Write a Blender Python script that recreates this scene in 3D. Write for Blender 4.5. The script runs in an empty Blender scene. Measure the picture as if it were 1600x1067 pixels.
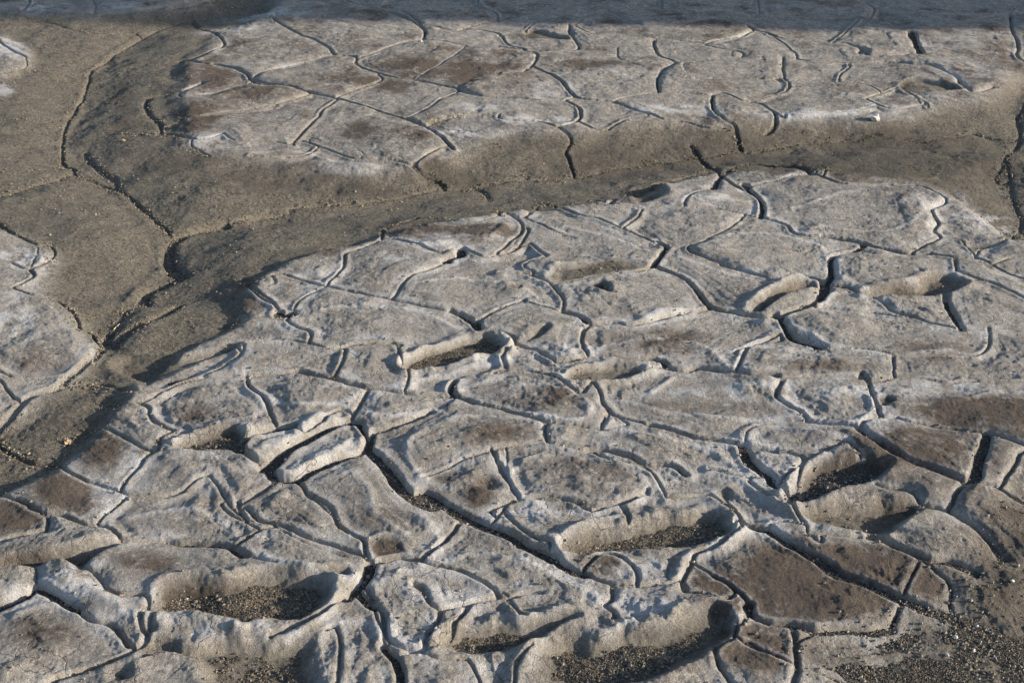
import bpy, math, random
import numpy as np
from mathutils import Vector, Matrix

random.seed(7); rng = np.random.default_rng(7)
R = math.radians
scene = bpy.context.scene
col = scene.collection

# ---------------------------------------------------------------- camera
CAM_H, PITCH, FPX = 1.5, R(27.0), 2222.0          # eye height, downward tilt, focal length in photo pixels
cam_d = bpy.data.cameras.new('camera'); cam = bpy.data.objects.new('camera', cam_d); col.objects.link(cam)
cam_d.sensor_width = 36.0; cam_d.lens = 36.0 * FPX / 1600.0
cam_d.clip_start = 0.05; cam_d.clip_end = 2000
cam.location = (0, 0, CAM_H); cam.rotation_euler = (R(90) - PITCH, 0, 0)
scene.camera = cam

# ---------------------------------------------------------------- light
SUN_EL, SUN_AZ = 17.0, 10.0       # degrees; azimuth measured from +X (right) towards the viewer (-Y)
w = bpy.data.worlds.new('World'); scene.world = w; w.use_nodes = True
nt = w.node_tree; nt.nodes.clear()
sky = nt.nodes.new('ShaderNodeTexSky'); sky.sky_type = 'NISHITA'; sky.sun_disc = False
sky.sun_elevation = R(SUN_EL); sky.sun_rotation = R(90 + SUN_AZ)
bg = nt.nodes.new('ShaderNodeBackground'); bg.inputs[1].default_value = 0.115
wo = nt.nodes.new('ShaderNodeOutputWorld')
nt.links.new(sky.outputs[0], bg.inputs[0]); nt.links.new(bg.outputs[0], wo.inputs[0])
sl = bpy.data.lights.new('sun', 'SUN'); sl.energy = 5.0; sl.angle = R(0.8); sl.color = (1.0, 0.87, 0.71)
sun = bpy.data.objects.new('sun', sl); col.objects.link(sun)
sdir = Vector((math.cos(R(SUN_EL)) * math.cos(R(SUN_AZ)), -math.cos(R(SUN_EL)) * math.sin(R(SUN_AZ)), math.sin(R(SUN_EL))))
sun.rotation_euler = sdir.to_track_quat('Z', 'Y').to_euler(); sun.location = sdir * 20
vs = scene.view_settings
vs.view_transform = 'Standard'; vs.look = 'None'; vs.gamma = 1.0; vs.exposure = 0.78; vs.use_curve_mapping = False

# survey of the ground: photo positions (px) that are cast onto the terrain; gap / depth in cm
CRACKS = '''
0.5 1.2 | 299,37 272,45 245,54 217,68 190,84 169,101 147,114 136,139 128,163 114,185 105,201 98,226 99,261 117,272
0.9 1.2 | 133,245 141,261 163,277 185,290
0.2 0.5 | 0,192 41,194 82,194 106,193
0.2 0.6 | 0,273 41,272 82,270 99,268
0.2 0.5 | 92,133 120,140
0.4 1 | -22,22 0,26 27,31 68,38 109,49 149,57 204,58 220,63
0.5 1.5 | -16,20 0,20 33,22 46,11 45,3 41,-16
0.5 1.5 | 46,14 95,22 144,24 190,26 245,19 299,14 340,3 353,-11
0.4 1.2 | 136,-11 148,8 149,23
0.5 1.8 | -16,57 0,69 16,82 41,94
0.3 1 | 41,94 38,111 0,120 -16,122
0.6 2.2 | 307,48 326,53 340,60 351,72 342,80 332,84
0.5 1.5 | 326,53 353,50 381,41 430,30 468,30
0.9 2.4 | 283,101 313,102 348,106 381,117 389,125 402,136 430,139
0.2 0.6 | 231,129 272,129 313,130 351,130 386,130
0.5 1.8 | 315,133 285,148 239,156 230,163 228,174 239,188 250,201 253,212 239,217
0.3 1 | 285,158 340,149 381,137 402,136
0.4 1.5 | 253,209 272,201 299,189 340,182 381,177 430,170
0.6 2 | 253,215 272,217 299,222 326,220 348,212
0.2 0.5 | 190,217 245,216
0.4 1.5 | 348,212 367,223 430,226 459,231
0.3 1 | 302,234 321,245 329,251
0.4 1.2 | 431,23 444,30 480,33 520,35 553,42 591,50
0.3 1 | 390,41 412,35 431,30
0.7 2.4 | 428,34 444,45 465,56 491,65 510,76 523,90
0.5 1.6 | 523,91 499,96 458,106 417,117 404,121 390,133
0.7 2.4 | 523,91 556,94 556,102 564,109 591,118 621,126 654,130 689,139 716,144 719,149 743,155 771,158 820,160
0.7 2.2 | 556,98 567,94 597,83 626,71 645,67 662,65
0.3 1.2 | 651,128 675,113 703,95 727,77
0.3 1.2 | 716,143 743,130 771,124 798,120 820,117
0.3 1.2 | 730,76 757,75 784,79 820,83
0.7 2.2 | 526,-11 526,0 553,8 583,16 621,27 645,38 656,45 665,54 662,65
0.4 1.5 | 586,15 607,19 635,24 656,41
0.3 1.2 | 583,16 597,5 602,-8
0.5 1.6 | 656,43 678,45 711,52 727,49 752,42 776,38 784,35
0.5 1.6 | 746,-11 749,11 771,22 779,35
0.7 2.2 | 727,50 757,52 781,58 790,69 798,76 820,82
0.5 1.6 | 781,60 803,54 820,52
0.4 1.6 | 662,65 694,68 711,71 730,75
0.9 2.6 | 390,128 417,136 453,141 482,149 520,156 559,166 594,178 632,190 662,201 689,215 700,228 707,238
0.4 1.6 | 526,155 559,143 597,129 591,121
0.5 2 | 635,189 662,177 689,160 716,149
0.3 1.4 | 390,175 431,167 458,160 482,152
0.6 2 | 526,160 504,177 499,188 477,207 455,228
0.6 2 | 455,228 472,223 499,231 526,242 553,251 591,253 616,254 645,260
0.2 0.7 | 485,217 512,226 539,234 564,242
0.5 1.8 | 645,260 667,247 697,232 707,238
0.5 2 | 645,261 659,275 684,290 694,302
0.2 0.5 | 670,196 697,189 743,185 771,182 820,192
0.2 0.7 | 707,236 738,234 757,231 784,236
0.6 2 | 390,247 431,249 480,245 499,231
0.5 1.6 | 780,61 796,56 821,54
0.7 2.2 | 889,52 894,63 905,76 900,82
0.6 2 | 780,77 807,82 840,91 829,109 815,117 780,118
0.3 1 | 840,91 862,87 900,82
0.9 2.6 | 829,109 851,116 872,128 886,144 900,156 927,160 957,163 987,174 1011,182 1038,190 1065,192 1098,200
0.4 1.6 | 897,43 916,53 929,58
0.4 1.6 | 834,41 862,42 894,43 916,31 951,19
0.4 1.4 | 951,19 927,11 902,0 889,-11
0.4 1.2 | 951,22 976,34 1003,45
0.5 1.8 | 929,58 970,58 1011,63 1052,67 1093,72 1103,73
0.2 0.6 | 900,82 943,79 981,79
0.7 2.2 | 1022,79 1030,92 1055,103 1035,114 1027,128 1030,149
0.3 0.8 | 965,94 984,103 1006,110
0.5 1.8 | 1030,149 997,152 970,158 957,163
0.3 0.9 | 1055,103 1079,102 1112,99
0.2 0.6 | 1068,117 1106,125 1147,126 1210,127
0.6 2 | 1035,148 1068,148 1106,152 1125,149 1147,155 1169,162 1210,152
0.8 2.4 | 1114,154 1114,174 1131,190 1147,201 1152,223 1159,242
0.6 2 | 1169,162 1188,166 1210,178 1226,188
0.8 2.4 | 1177,50 1161,60 1133,67 1106,72
0.6 2 | 1003,45 1052,41 1120,33 1147,38 1169,43 1180,49 1210,57
0.5 1.6 | 1103,76 1128,82 1158,87
0.6 1.8 | 780,158 821,160 848,163 881,164 886,160 900,156
0.7 2.2 | 882,163 900,171 908,182 902,193 870,202
0.6 2 | 902,193 943,209 965,198 987,188 1011,185
0.6 2 | 780,190 813,193 843,194 870,202 886,212 893,226 883,242 886,250
0.4 1 | 834,285 889,283 932,275 984,264 1025,257 1079,253 1133,246 1159,242 1210,235
0.5 1.4 | 951,21 1011,16 1033,17 1079,20 1185,22
0.5 1.4 | 1033,-11 1034,16
0.5 1.4 | 1185,-11 1186,22 1210,27
0.8 2.4 | 1170,46 1181,50 1197,53 1224,63 1262,65 1298,71 1322,73 1344,82 1355,90
0.4 1.6 | 1298,71 1317,58 1344,33
0.5 1.6 | 1197,53 1228,75 1235,82 1245,90 1243,96
0.7 2.2 | 1243,96 1265,99 1306,102 1339,103 1387,103 1425,107 1458,111 1493,125 1502,139 1512,147 1523,149 1551,141
0.2 0.7 | 1143,95 1170,95 1211,95 1243,96
0.5 1.6 | 1223,98 1224,128 1231,133 1227,147 1197,156 1170,163
0.4 1.5 | 1231,132 1265,130 1309,133 1333,133 1360,139 1379,148
0.5 1.8 | 1325,105 1326,111 1314,120 1311,132
1.6 2.4 | 1423,52 1430,71 1438,88
0.6 2 | 1344,90 1387,91 1434,89 1483,90 1545,98 1600,99 1632,101
0.7 2 | 1578,27 1469,45 1423,52 1404,49 1374,41 1344,33 1292,30 1197,26 1165,23
0.4 1.5 | 1333,-11 1344,0 1366,20 1360,31 1374,41
0.4 1.4 | 1371,19 1415,29 1469,26 1600,27 1632,24
0.4 1.4 | 1184,-8 1186,24
0.8 2.2 | 1578,27 1580,49 1586,65 1590,82 1594,96
0.8 2.4 | 1167,163 1186,164 1203,174 1212,182 1211,204 1197,215
0.5 2 | 1351,159 1379,148 1401,141 1415,147
0.5 2 | 1351,159 1371,169 1393,175 1415,173 1442,166
0.3 1 | 1434,158 1447,166 1450,174
0.2 0.6 | 1211,205 1252,215 1300,223
0.5 1.2 | 1170,246 1219,234 1300,224 1333,222 1360,215 1387,220 1434,226
0.3 0.9 | 1434,226 1477,223 1521,216 1551,223 1583,226 1600,217
0.4 1.2 | 1212,182 1279,180 1328,178 1349,175 1371,169
0.9 0.9 | 1613,152 1600,174 1589,190 1594,226 1572,250 1556,280 1561,290
0.5 1.6 | -22,314 0,310 41,299 82,287 117,276
0.7 2.4 | -16,350 0,356 16,366 38,377 63,388 79,388
0.6 2 | -22,418 0,418 19,415 35,422 46,423 63,418 87,405
0.3 1.2 | 63,389 58,399 49,420
0.8 2.6 | 46,423 52,434 38,445 20,453 38,461 71,469 95,477 109,488 122,505 125,518 144,528 158,548
0.3 1 | 20,453 0,458 -22,461
0.4 0.9 | 117,276 122,282 163,295 196,312 217,328 239,350 264,369
1.6 2.8 | 351,359 321,366 294,371 272,382 264,401 266,420 277,434 285,439 258,453 234,464 223,475 228,483
0.5 1.2 | 228,483 204,491 190,505 174,526 152,550
0.4 1 | 351,359 381,350 430,342 457,336
1.2 1.8 | 279,483 258,496 234,505 207,521 177,550
0.3 1.2 | 378,445 391,450 430,448
0.6 2 | 391,450 408,461 430,477
0.5 2 | 648,260 659,274 681,290 694,299
0.4 1 | 455,329 512,323 553,324 621,316 662,306 694,301 727,302 771,293 820,283
0.4 1.2 | 727,302 750,303 765,317
0.9 2.6 | 539,409 542,401 567,393 597,377 599,365 621,358 651,347
0.7 2.4 | 597,378 621,380 648,388 675,396 692,401
0.3 1 | 651,347 711,352 743,354 779,344 798,340
0.6 2.2 | 539,408 537,423 526,437 510,454
0.7 2.4 | 455,438 482,446 510,454 553,464 613,475 662,486 703,492
1 4 | 703,492 724,499 741,510 746,521
0.4 1.8 | 510,456 488,465 469,475 458,494
0.6 2.2 | 455,438 431,434 390,452
0.6 2.2 | 390,452 401,462 414,472 431,480 436,491
2.6 4 | 435,495 444,496 455,494
0.6 2.2 | 455,496 450,506 469,518 485,524 485,537
0.5 2 | 366,511 390,506 423,503 450,506
0.6 2 | 368,543 390,540 439,536 485,543 526,549 580,543 624,545
0.7 2.2 | 613,475 626,456 643,437 675,426 692,418 700,412
1.8 4 | 697,412 705,407 719,404
0.2 0.7 | 567,423 586,429 621,431 645,433
0.6 2.4 | 692,401 708,393 730,396 754,408 784,401 803,393 819,380 825,363
0.8 2.4 | 798,340 814,352 814,369 798,382 776,401
0.5 2.2 | 746,507 757,502 784,488 811,475 820,472
0.4 1 | 821,286 889,283 932,274 970,267 1019,261
0.7 2.4 | 780,336 802,342 821,344 848,325 875,331 905,342 932,348 970,361 997,371 1030,386
0.5 2 | 875,331 921,320 957,324 997,328 1003,331 997,344 976,358
0.9 2.6 | 957,320 1038,290 1079,280 1120,272 1133,283 1161,299 1185,314 1190,331 1188,344
0.4 1.4 | 1125,280 1112,298 1079,309 1071,320 1071,328
0.4 1.6 | 997,329 1033,327 1071,328 1106,329 1147,337 1188,346 1210,350
0.6 2.2 | 1161,343 1142,358 1122,371 1093,386 1052,388 1035,390
1 4 | 1030,385 1041,390 1033,404 1019,422
1 3.6 | 1019,422 997,429 976,433
0.8 3.6 | 1019,422 1038,427 1074,445 1093,467 1114,486 1147,494 1210,505
0.5 2.4 | 1079,401 1120,415 1161,429 1210,439
0.6 2.4 | 780,404 802,396 821,386 834,388 851,404 875,405 902,407 919,408
0.4 1.6 | 857,362 872,369 900,377
0.6 2 | 834,429 821,423 823,415 851,407
0.6 2.4 | 780,429 818,431 856,445 862,450 875,464 881,475 878,491
0.5 2 | 862,448 916,442 970,433
1 4 | 878,491 908,499 921,510 957,510 992,513 1052,499 1114,486
0.4 1.8 | 780,488 813,475 848,483 878,491
0.6 2.4 | 921,513 913,524 910,550
0.6 2 | 1079,233 1120,272
0.7 2.2 | 1116,298 1129,276 1170,263 1211,265 1252,268 1268,278
0.4 1.6 | 1170,294 1211,287 1241,280 1268,278
0.8 2.6 | 1268,278 1279,280 1300,289 1322,293 1393,295 1436,297 1453,302
0.3 1.2 | 1268,278 1290,271
0.7 2.4 | 1453,302 1477,314 1469,325 1453,332 1458,342 1466,355 1458,366 1469,377 1442,388 1423,399
1 2.6 | 1162,290 1170,299 1186,314 1190,331 1188,346
0.8 2.8 | 1170,343 1188,346 1211,352 1230,358 1238,369 1265,376 1284,376
0.9 3.6 | 1284,376 1322,380 1347,385 1387,395 1423,401 1455,401
0.7 2.6 | 1455,401 1491,408 1507,408 1532,411 1551,420 1578,434 1600,441 1621,448
1.1 4 | 1347,389 1333,397 1306,404 1296,418 1300,434 1287,448 1265,439 1238,438
0.7 2.6 | 1238,438 1203,438 1170,430 1129,420
0.7 2.4 | 1491,408 1493,420 1496,433 1523,442 1551,450 1600,471 1621,477
0.6 2.4 | 1300,453 1325,456 1344,467 1368,475 1393,491 1425,499
0.6 2.6 | 1273,487 1292,486 1333,492 1382,496 1425,501 1455,511 1502,521
0.5 2.4 | 1502,521 1548,522 1600,524 1627,525
1 2.4 | 1477,467 1480,483 1502,518
0.3 1.2 | 1545,524 1545,537 1542,550
0.5 2 | 1469,377 1502,382 1523,408
0.5 2 | 1551,418 1578,409 1600,408 1621,408
0.4 1.2 | 1572,260 1578,301 1586,331 1594,347 1594,366 1605,380
0.6 1.8 | 1594,366 1564,385 1537,392
2 4 | 1287,448 1279,475 1216,502
1.8 4 | 1205,502 1216,499 1230,521 1241,535 1279,545
0.9 3.8 | 1154,496 1170,499 1197,502 1205,502
0.6 2.4 | 1219,529 1197,537 1170,545 1146,559
0.5 1.8 | -16,577 0,585 16,593 23,596 54,597 68,596
0.6 2 | -11,591 0,599 11,612 22,627 33,633
1.4 1.6 | 174,531 149,561 114,591 90,612 54,623 27,650 0,683 -22,705
0.7 2.4 | 90,612 136,606 169,608 190,614 226,614 255,614 272,607 307,597 340,596 383,596
0.4 1.4 | 381,553 351,580 326,591 307,597
0.4 1.6 | 163,645 212,634 231,629 255,615
0.8 2.4 | 212,634 231,640 236,650 245,667 272,678
0.6 2 | 109,694 158,675 174,678 201,694 231,708 245,709
0.6 2 | 272,678 255,686 250,697 272,706 299,710 375,712
0.7 2.2 | 250,697 245,709 231,716 217,735 190,762 188,771
0.7 2.4 | -16,694 5,710 27,721 54,732 90,737 120,751 149,762 188,774 212,778 258,780 285,774
0.4 1.6 | 201,778 185,792 166,810 152,824
0.7 2.4 | -16,781 0,784 16,785 49,797 73,810
0.7 2.4 | 385,595 389,610 408,623 420,637 424,659 435,675
0.4 1.4 | 285,774 321,752 340,765 351,781 364,800 372,810
0.4 1.6 | 430,762 402,781 378,792 364,800
0.9 2.6 | 375,712 381,716 394,727 419,735 424,746 430,759
0.2 0.6 | 356,661 381,656 408,656 427,667
0.7 2.4 | 385,596 410,592 439,591 466,587
0.9 3.8 | 466,587 499,593 526,599 553,607 578,615 621,619 645,622 689,625 716,627 743,634
0.7 2.6 | 743,634 784,645 820,657
0.5 2 | 390,539 439,536 485,542 520,550 539,551 538,566 523,596
0.5 1.8 | 539,547 567,542 613,542 621,555 629,572 624,581
0.4 1.8 | 624,581 637,591 635,610 632,619
0.4 1.6 | 820,547 803,546 785,563 790,585 757,593
1 2.6 | 711,602 705,615 713,626
0.2 0.8 | 711,602 730,591 757,593
0.7 2.6 | 578,615 564,637 553,656 548,664
2 4.2 | 379,694 406,683 436,674 458,672
0.4 2 | 458,672 474,683 504,667 534,645
2.6 4.4 | 417,737 444,716 472,697 504,680 531,668 559,667
1.6 4.2 | 425,746 433,754 463,756 485,742 526,725 559,716 569,708 578,694
0.8 3.8 | 559,667 578,694 586,683 607,678 635,667 673,653
0.2 0.9 | 673,653 694,645 711,631
2 4.4 | 569,708 586,721 607,743 624,765 648,786 675,800
0.6 2.4 | 463,759 477,773 496,789 520,810
0.5 2 | 390,786 406,775 431,762
0.6 2.4 | 374,716 390,721 406,728 425,729 425,746
0.3 1.2 | 659,755 689,743 730,724 771,712 792,706 820,703
0.5 1.8 | 769,713 779,737 790,759 809,784 790,795 765,804
0.3 0.9 | 792,716 792,751 806,775
0.7 2.6 | 769,523 796,530 804,536 807,546 834,550 851,561 870,572
0.8 3.8 | 870,572 900,568 916,562 957,563 997,565 1033,569 1038,578
0.6 2.4 | 910,520 910,547 916,561
0.4 1.6 | 807,546 783,563 788,580 772,588
0.5 1.8 | 788,581 821,585 848,591 870,599 894,615 908,621 927,602
0.7 2.2 | 1038,578 1014,585 970,596 927,602 935,615 943,637 957,653
0.9 3.8 | 1038,578 1068,584 1093,580 1120,585 1147,587 1174,591 1210,593
0.7 2.4 | 1223,536 1210,539 1174,546 1161,561 1150,584
0.6 2.6 | 949,655 957,653 987,661 1011,669
0.8 3.8 | 1011,669 1052,680 1084,691 1128,697 1158,702 1174,705 1210,710
1.8 4 | 1161,705 1169,721 1182,735 1199,746
0.2 0.5 | 1210,619 1161,621 1106,622
0.3 1 | 1165,702 1163,683 1182,672 1210,667
0.4 1.4 | 949,656 940,678 970,672 981,668 970,659
0.7 2.6 | 820,657 856,669 897,672 940,678
0.5 2 | 856,669 853,686 855,699
0.3 1.2 | 780,708 821,702 855,699 889,705 921,708
0.8 3.8 | 921,708 954,710 981,718 1006,729 1038,731 1057,737 1071,746
0.4 1.6 | 921,708 949,724 976,727 1008,737 1025,756 1033,770 1038,784
0.6 2.4 | 780,732 788,748 799,773 809,784
0.6 2.4 | 809,785 837,786 862,788 889,790 932,797 970,795 992,784 1008,775 1038,781
0.5 2 | 970,797 976,810 980,819
0.3 1.2 | 1106,737 1161,751 1199,756 1215,765
1 3 | 1199,746 1210,765 1242,781
0.5 2 | 1241,539 1265,546 1298,549 1333,550 1374,555 1396,561 1442,561 1491,562 1523,561 1542,550 1545,536 1545,517
0.5 2 | 1396,561 1394,577 1398,597
0.5 2.4 | 1170,592 1197,593 1222,597 1265,596 1322,597 1344,599 1358,602
0.7 2.4 | 1344,589 1355,604 1363,629 1371,650 1377,659 1401,660
0.7 2.8 | 1222,597 1215,615 1215,629 1233,640 1252,650 1262,664
0.9 3.6 | 1262,664 1284,667 1306,669 1328,672 1344,675
0.6 2.4 | 1344,675 1349,664 1371,659
0.5 2.4 | 1358,603 1379,602 1398,597 1415,597 1442,599 1483,604 1507,600 1551,604 1600,600 1621,599
0.8 2.8 | 1401,660 1428,667 1458,672 1496,676 1532,680 1564,689 1600,702 1621,710
1.4 2.9 | 1344,675 1349,683 1371,694 1382,702 1401,716 1420,725 1455,737 1483,751 1510,759 1521,751 1526,740 1529,729
0.7 2.6 | 1518,759 1551,765 1578,778 1600,786 1621,792
0.8 2.8 | 1510,759 1493,778 1480,805
0.6 2.4 | 1600,708 1590,713 1587,727 1578,743 1561,765
0.6 2 | 1165,702 1186,708 1219,710 1243,716 1254,727 1224,754
0.4 2 | 1254,727 1246,751 1242,773
0.3 1.6 | 1254,727 1279,714 1300,705 1319,697 1344,721
0.6 2 | 1170,759 1197,775 1216,789 1235,795
0.6 2.4 | 1368,765 1387,770 1415,773 1431,781 1442,795 1461,799 1480,805
0.6 2.4 | 73,807 79,815 76,834
0.5 2 | -16,859 0,854 27,844 76,835
0.7 2.4 | 49,800 73,808 95,810 117,818 136,826 152,826 171,829 185,840 190,849
1 2.6 | 190,849 226,848 261,849 280,853 313,856 340,859 364,865 381,876
0.5 2 | 364,865 381,853 408,835 430,831
0.4 1.6 | 348,793 356,807 381,820 408,833
0.7 2.4 | 372,789 375,807 386,818
0.3 1 | 381,876 408,886 430,891
1.8 4 | -16,962 0,956 27,946 54,929 63,926 90,940 120,959
0.9 2.8 | 120,959 144,978 169,984 185,997 198,1019 207,1022
0.3 1.2 | 57,897 58,921
0.7 2.4 | 166,926 190,935 226,940 231,951 231,965
0.8 3 | 231,965 223,973 223,989 230,1003 215,1022 190,1038 152,1052 101,1067 82,1076
0.5 1.6 | 133,897 152,907 166,926
0.8 2.4 | 385,799 406,818 444,831 499,853 542,869 567,878 578,888
0.2 0.7 | 379,820 417,827 444,840 499,867 531,878 567,882
0.6 2.4 | 486,777 512,796 523,812 531,831 559,848 567,861 572,880 578,888
0.2 0.6 | 466,812 491,831 510,829
0.9 3.8 | 578,891 597,884 626,879 659,883
0.8 2.8 | 659,883 673,869 705,842 713,831
1.4 4.2 | 578,888 575,907 559,929 542,946
1.6 4.2 | 559,932 575,948 588,956
2.6 4.5 | 662,777 689,792 722,810 757,826 798,845 820,859
0.7 2.6 | 665,886 703,894 735,907 771,929 781,940
0.8 2.8 | 779,940 776,941 743,948 711,954 689,959 675,951 665,929 648,921
0.9 3 | 575,929 591,951 602,973 605,1003 621,1019 651,1026 675,1019 692,1013 708,989
0.9 2.8 | 689,959 686,975 673,994 667,1019
0.4 1.6 | 588,956 588,967 599,992 602,1019
0.5 2 | 510,994 526,989 531,1016 526,1065 520,1081
0.6 2.4 | 542,946 520,959 499,973 458,992 423,1003
1.2 3.6 | 602,1022 618,1038 624,1054 626,1076
0.4 1.6 | 621,1035 662,1027 689,1038 730,1038 743,1062 749,1079
0.5 2 | 781,940 798,940 820,932 847,932
0.3 1.2 | 792,940 806,956 820,973
2.6 4.5 | 820,859 840,867 862,878
1.4 4 | 862,878 889,894 916,905
0.9 2.8 | 916,905 927,910 957,918 1025,921 1063,918
0.5 2.2 | 769,820 785,804 794,791 813,785
0.5 2 | 785,804 802,826 834,848 859,859
0.5 2.2 | 924,806 957,797 970,793 1003,777 1011,769
0.5 2.2 | 813,785 848,782 889,788 924,806
0.5 2 | 970,795 980,812 980,827
0.7 2.4 | 1003,777 1052,782 1106,780 1139,799 1158,818 1155,837
0.7 2.4 | 1155,837 1120,861 1087,872 1079,886 1063,918 1068,935
0.6 2.2 | 916,886 943,869 981,883 995,902 995,918
0.8 2.4 | 959,918 957,940 946,951 959,965 957,973
0.2 0.8 | 1044,894 1042,918
0.4 1.8 | 1068,935 1101,940 1120,948 1136,943
0.6 2.4 | 1112,907 1133,918 1161,940 1171,951 1169,965 1161,984 1152,986
0.3 1.4 | 1082,886 1112,907
0.4 1.4 | 1152,986 1144,1008 1117,1027
0.5 2.2 | 1117,1022 1117,1041 1136,1067 1142,1079
0.3 1.4 | 1144,1008 1174,1022 1210,1035
0.3 1.2 | 775,932 794,937 810,962 813,973
0.5 1.8 | 829,1019 810,1038 804,1065 803,1079
0.2 0.9 | 987,965 995,978 1006,984
1.6 4 | 1154,823 1170,829 1197,834
1.6 2.9 | 1197,834 1224,850 1249,864 1279,883 1311,905 1360,921 1409,940 1455,956 1491,965 1512,978
0.3 1.4 | 1200,829 1216,822 1257,829 1265,842 1284,856
0.6 2.4 | 1230,796 1257,829
0.4 1.8 | 1264,841 1292,844 1358,850 1396,861 1436,880 1464,897 1483,913 1488,929 1485,946 1491,965
0.3 1.6 | 1436,882 1425,905 1413,926 1409,940
1.2 2.6 | 1358,842 1396,859 1431,872 1458,880 1485,883 1523,897
0.9 2.6 | 1450,799 1477,804 1496,815 1518,829 1545,850 1564,872
0.6 2.2 | 1409,946 1401,962 1390,984
1.1 2.8 | 1167,951 1175,967 1197,978 1252,986 1279,992 1322,989 1360,989 1390,984
0.9 2.8 | 1235,986 1243,1008 1245,1027 1246,1046 1241,1067 1238,1079
0.7 2.4 | 1243,1011 1271,994
0.25 1.2 | 1162,1013 1170,1016 1197,1030 1243,1046 1284,1057 1322,1067 1339,1073
'''
PITS = '''
2.4 1.2 0.6 0 | 818,54 834,49 859,54 886,60 889,66 862,66 823,62
2.4 1.2 0.6 0 | 1406,133 1428,127 1455,129 1483,135 1503,144 1469,147 1431,147 1409,143
2.6 2 0.8 0 | 984,301 1011,293 1038,294 1044,305 1016,317 992,318
1.5 3 0.5 0 | 856,423 875,420 916,414 932,411 970,411 1014,418 1014,423 976,431 916,442 862,448 857,437
3 2 1.2 1 | 1347,458 1387,453 1425,449 1445,438 1469,433 1491,437 1510,450 1483,462 1428,468 1387,469 1355,471
3.4 1.6 1.2 1 | 1170,488 1186,473 1224,449 1249,443 1276,446 1280,454 1252,462 1224,471 1192,490 1175,492
1.6 2 0.5 0 | 1496,385 1537,382 1572,377 1594,370 1567,386 1537,393
3.4 2 0.8 1 | 177,563 207,555 245,561 285,555 326,547 353,531 378,532 375,547 340,555 299,572 258,588 226,602 196,593 174,580
3.8 1.5 1.2 1 | 272,697 299,684 364,669 391,680 391,694 378,709 321,708 275,708
4.2 1.6 1.5 1 | 626,574 640,559 662,550 716,530 738,524 765,523 791,540 781,551 743,559 703,572 656,580 635,585
3 1.5 1 1 | 879,592 894,581 929,573 970,570 1014,582 970,594 932,599 902,600 883,599
3.8 2.4 1.4 0 | 1222,781 1235,754 1254,727 1279,720 1344,717 1366,717 1387,720 1398,737 1371,756 1322,770 1292,782 1265,793 1235,796 1220,788
2.6 2 1 0 | 1360,789 1371,781 1396,786 1428,784 1449,797 1442,808 1423,822 1401,835 1374,841 1322,833 1265,822 1249,803 1300,792
3.9 2.2 1 1 | -16,894 0,883 27,872 82,867 122,859 169,850 204,849 190,859 163,872 141,886 130,898 95,886 54,893 0,901 -16,905
4.2 2.6 1.6 1 | 235,966 232,951 245,929 272,916 313,912 353,914 390,899 431,894 472,902 511,903 523,924 516,943 497,962 457,977 410,975 381,984 348,973 299,965
4 2 1.4 1 | 690,1012 690,996 716,982 743,977 776,971 830,977 879,965 906,970 879,985 838,1005 790,1019 741,1023 705,1019
4.2 2.2 1.7 1 | 876,866 871,850 916,835 949,828 978,826 1011,814 1041,803 1065,806 1106,796 1140,811 1148,829 1129,846 1079,857 1025,865 970,865 916,868 889,868
4 3 1.4 1 | 834,1046 832,1022 843,1005 875,985 916,988 932,994 970,981 1003,984 1046,978 1065,967 1093,963 1112,951 1133,960 1154,986 1133,1009 1117,1023 1079,1045 1025,1068 943,1079 862,1073 837,1060
3.6 2 0.8 1 | 231,1004 272,1008 299,1018 353,1004 430,1003 476,1000 500,1011 495,1038 489,1079 326,1079 313,1045 272,1028 245,1028 217,1038
2.4 2 0.8 0 | 174,1052 207,1046 212,1065 177,1073
1.8 1.6 0.6 0 | 1117,773 1136,762 1147,781 1133,795
1 2.2 0.5 0 | 735,759 752,748 773,751 781,767 765,778 743,773
0.9 2 0.5 0 | 578,853 597,842 624,842 629,856 613,867 586,867
1.4 1.4 0.7 0 | 921,450 943,442 954,450 957,464 932,458
1 1 0.5 0 | 790,448 803,445 814,450 806,456
1 0.8 0.6 0 | 791,450 810,445 821,450 810,456
1.4 1.2 0.8 0 | 821,532 840,513 859,513 853,526 826,537
1.6 1.2 0.7 0 | 511,899 526,897 542,899 542,910 520,907
1.6 1.4 0.6 0 | 645,922 662,921 675,940 678,951 665,943
1.6 1.6 0.8 0 | 228,973 245,967 245,992 231,997 224,986
1.2 1.4 0.6 0 | 1368,626 1385,623 1401,631 1382,640 1371,637
'''
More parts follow.
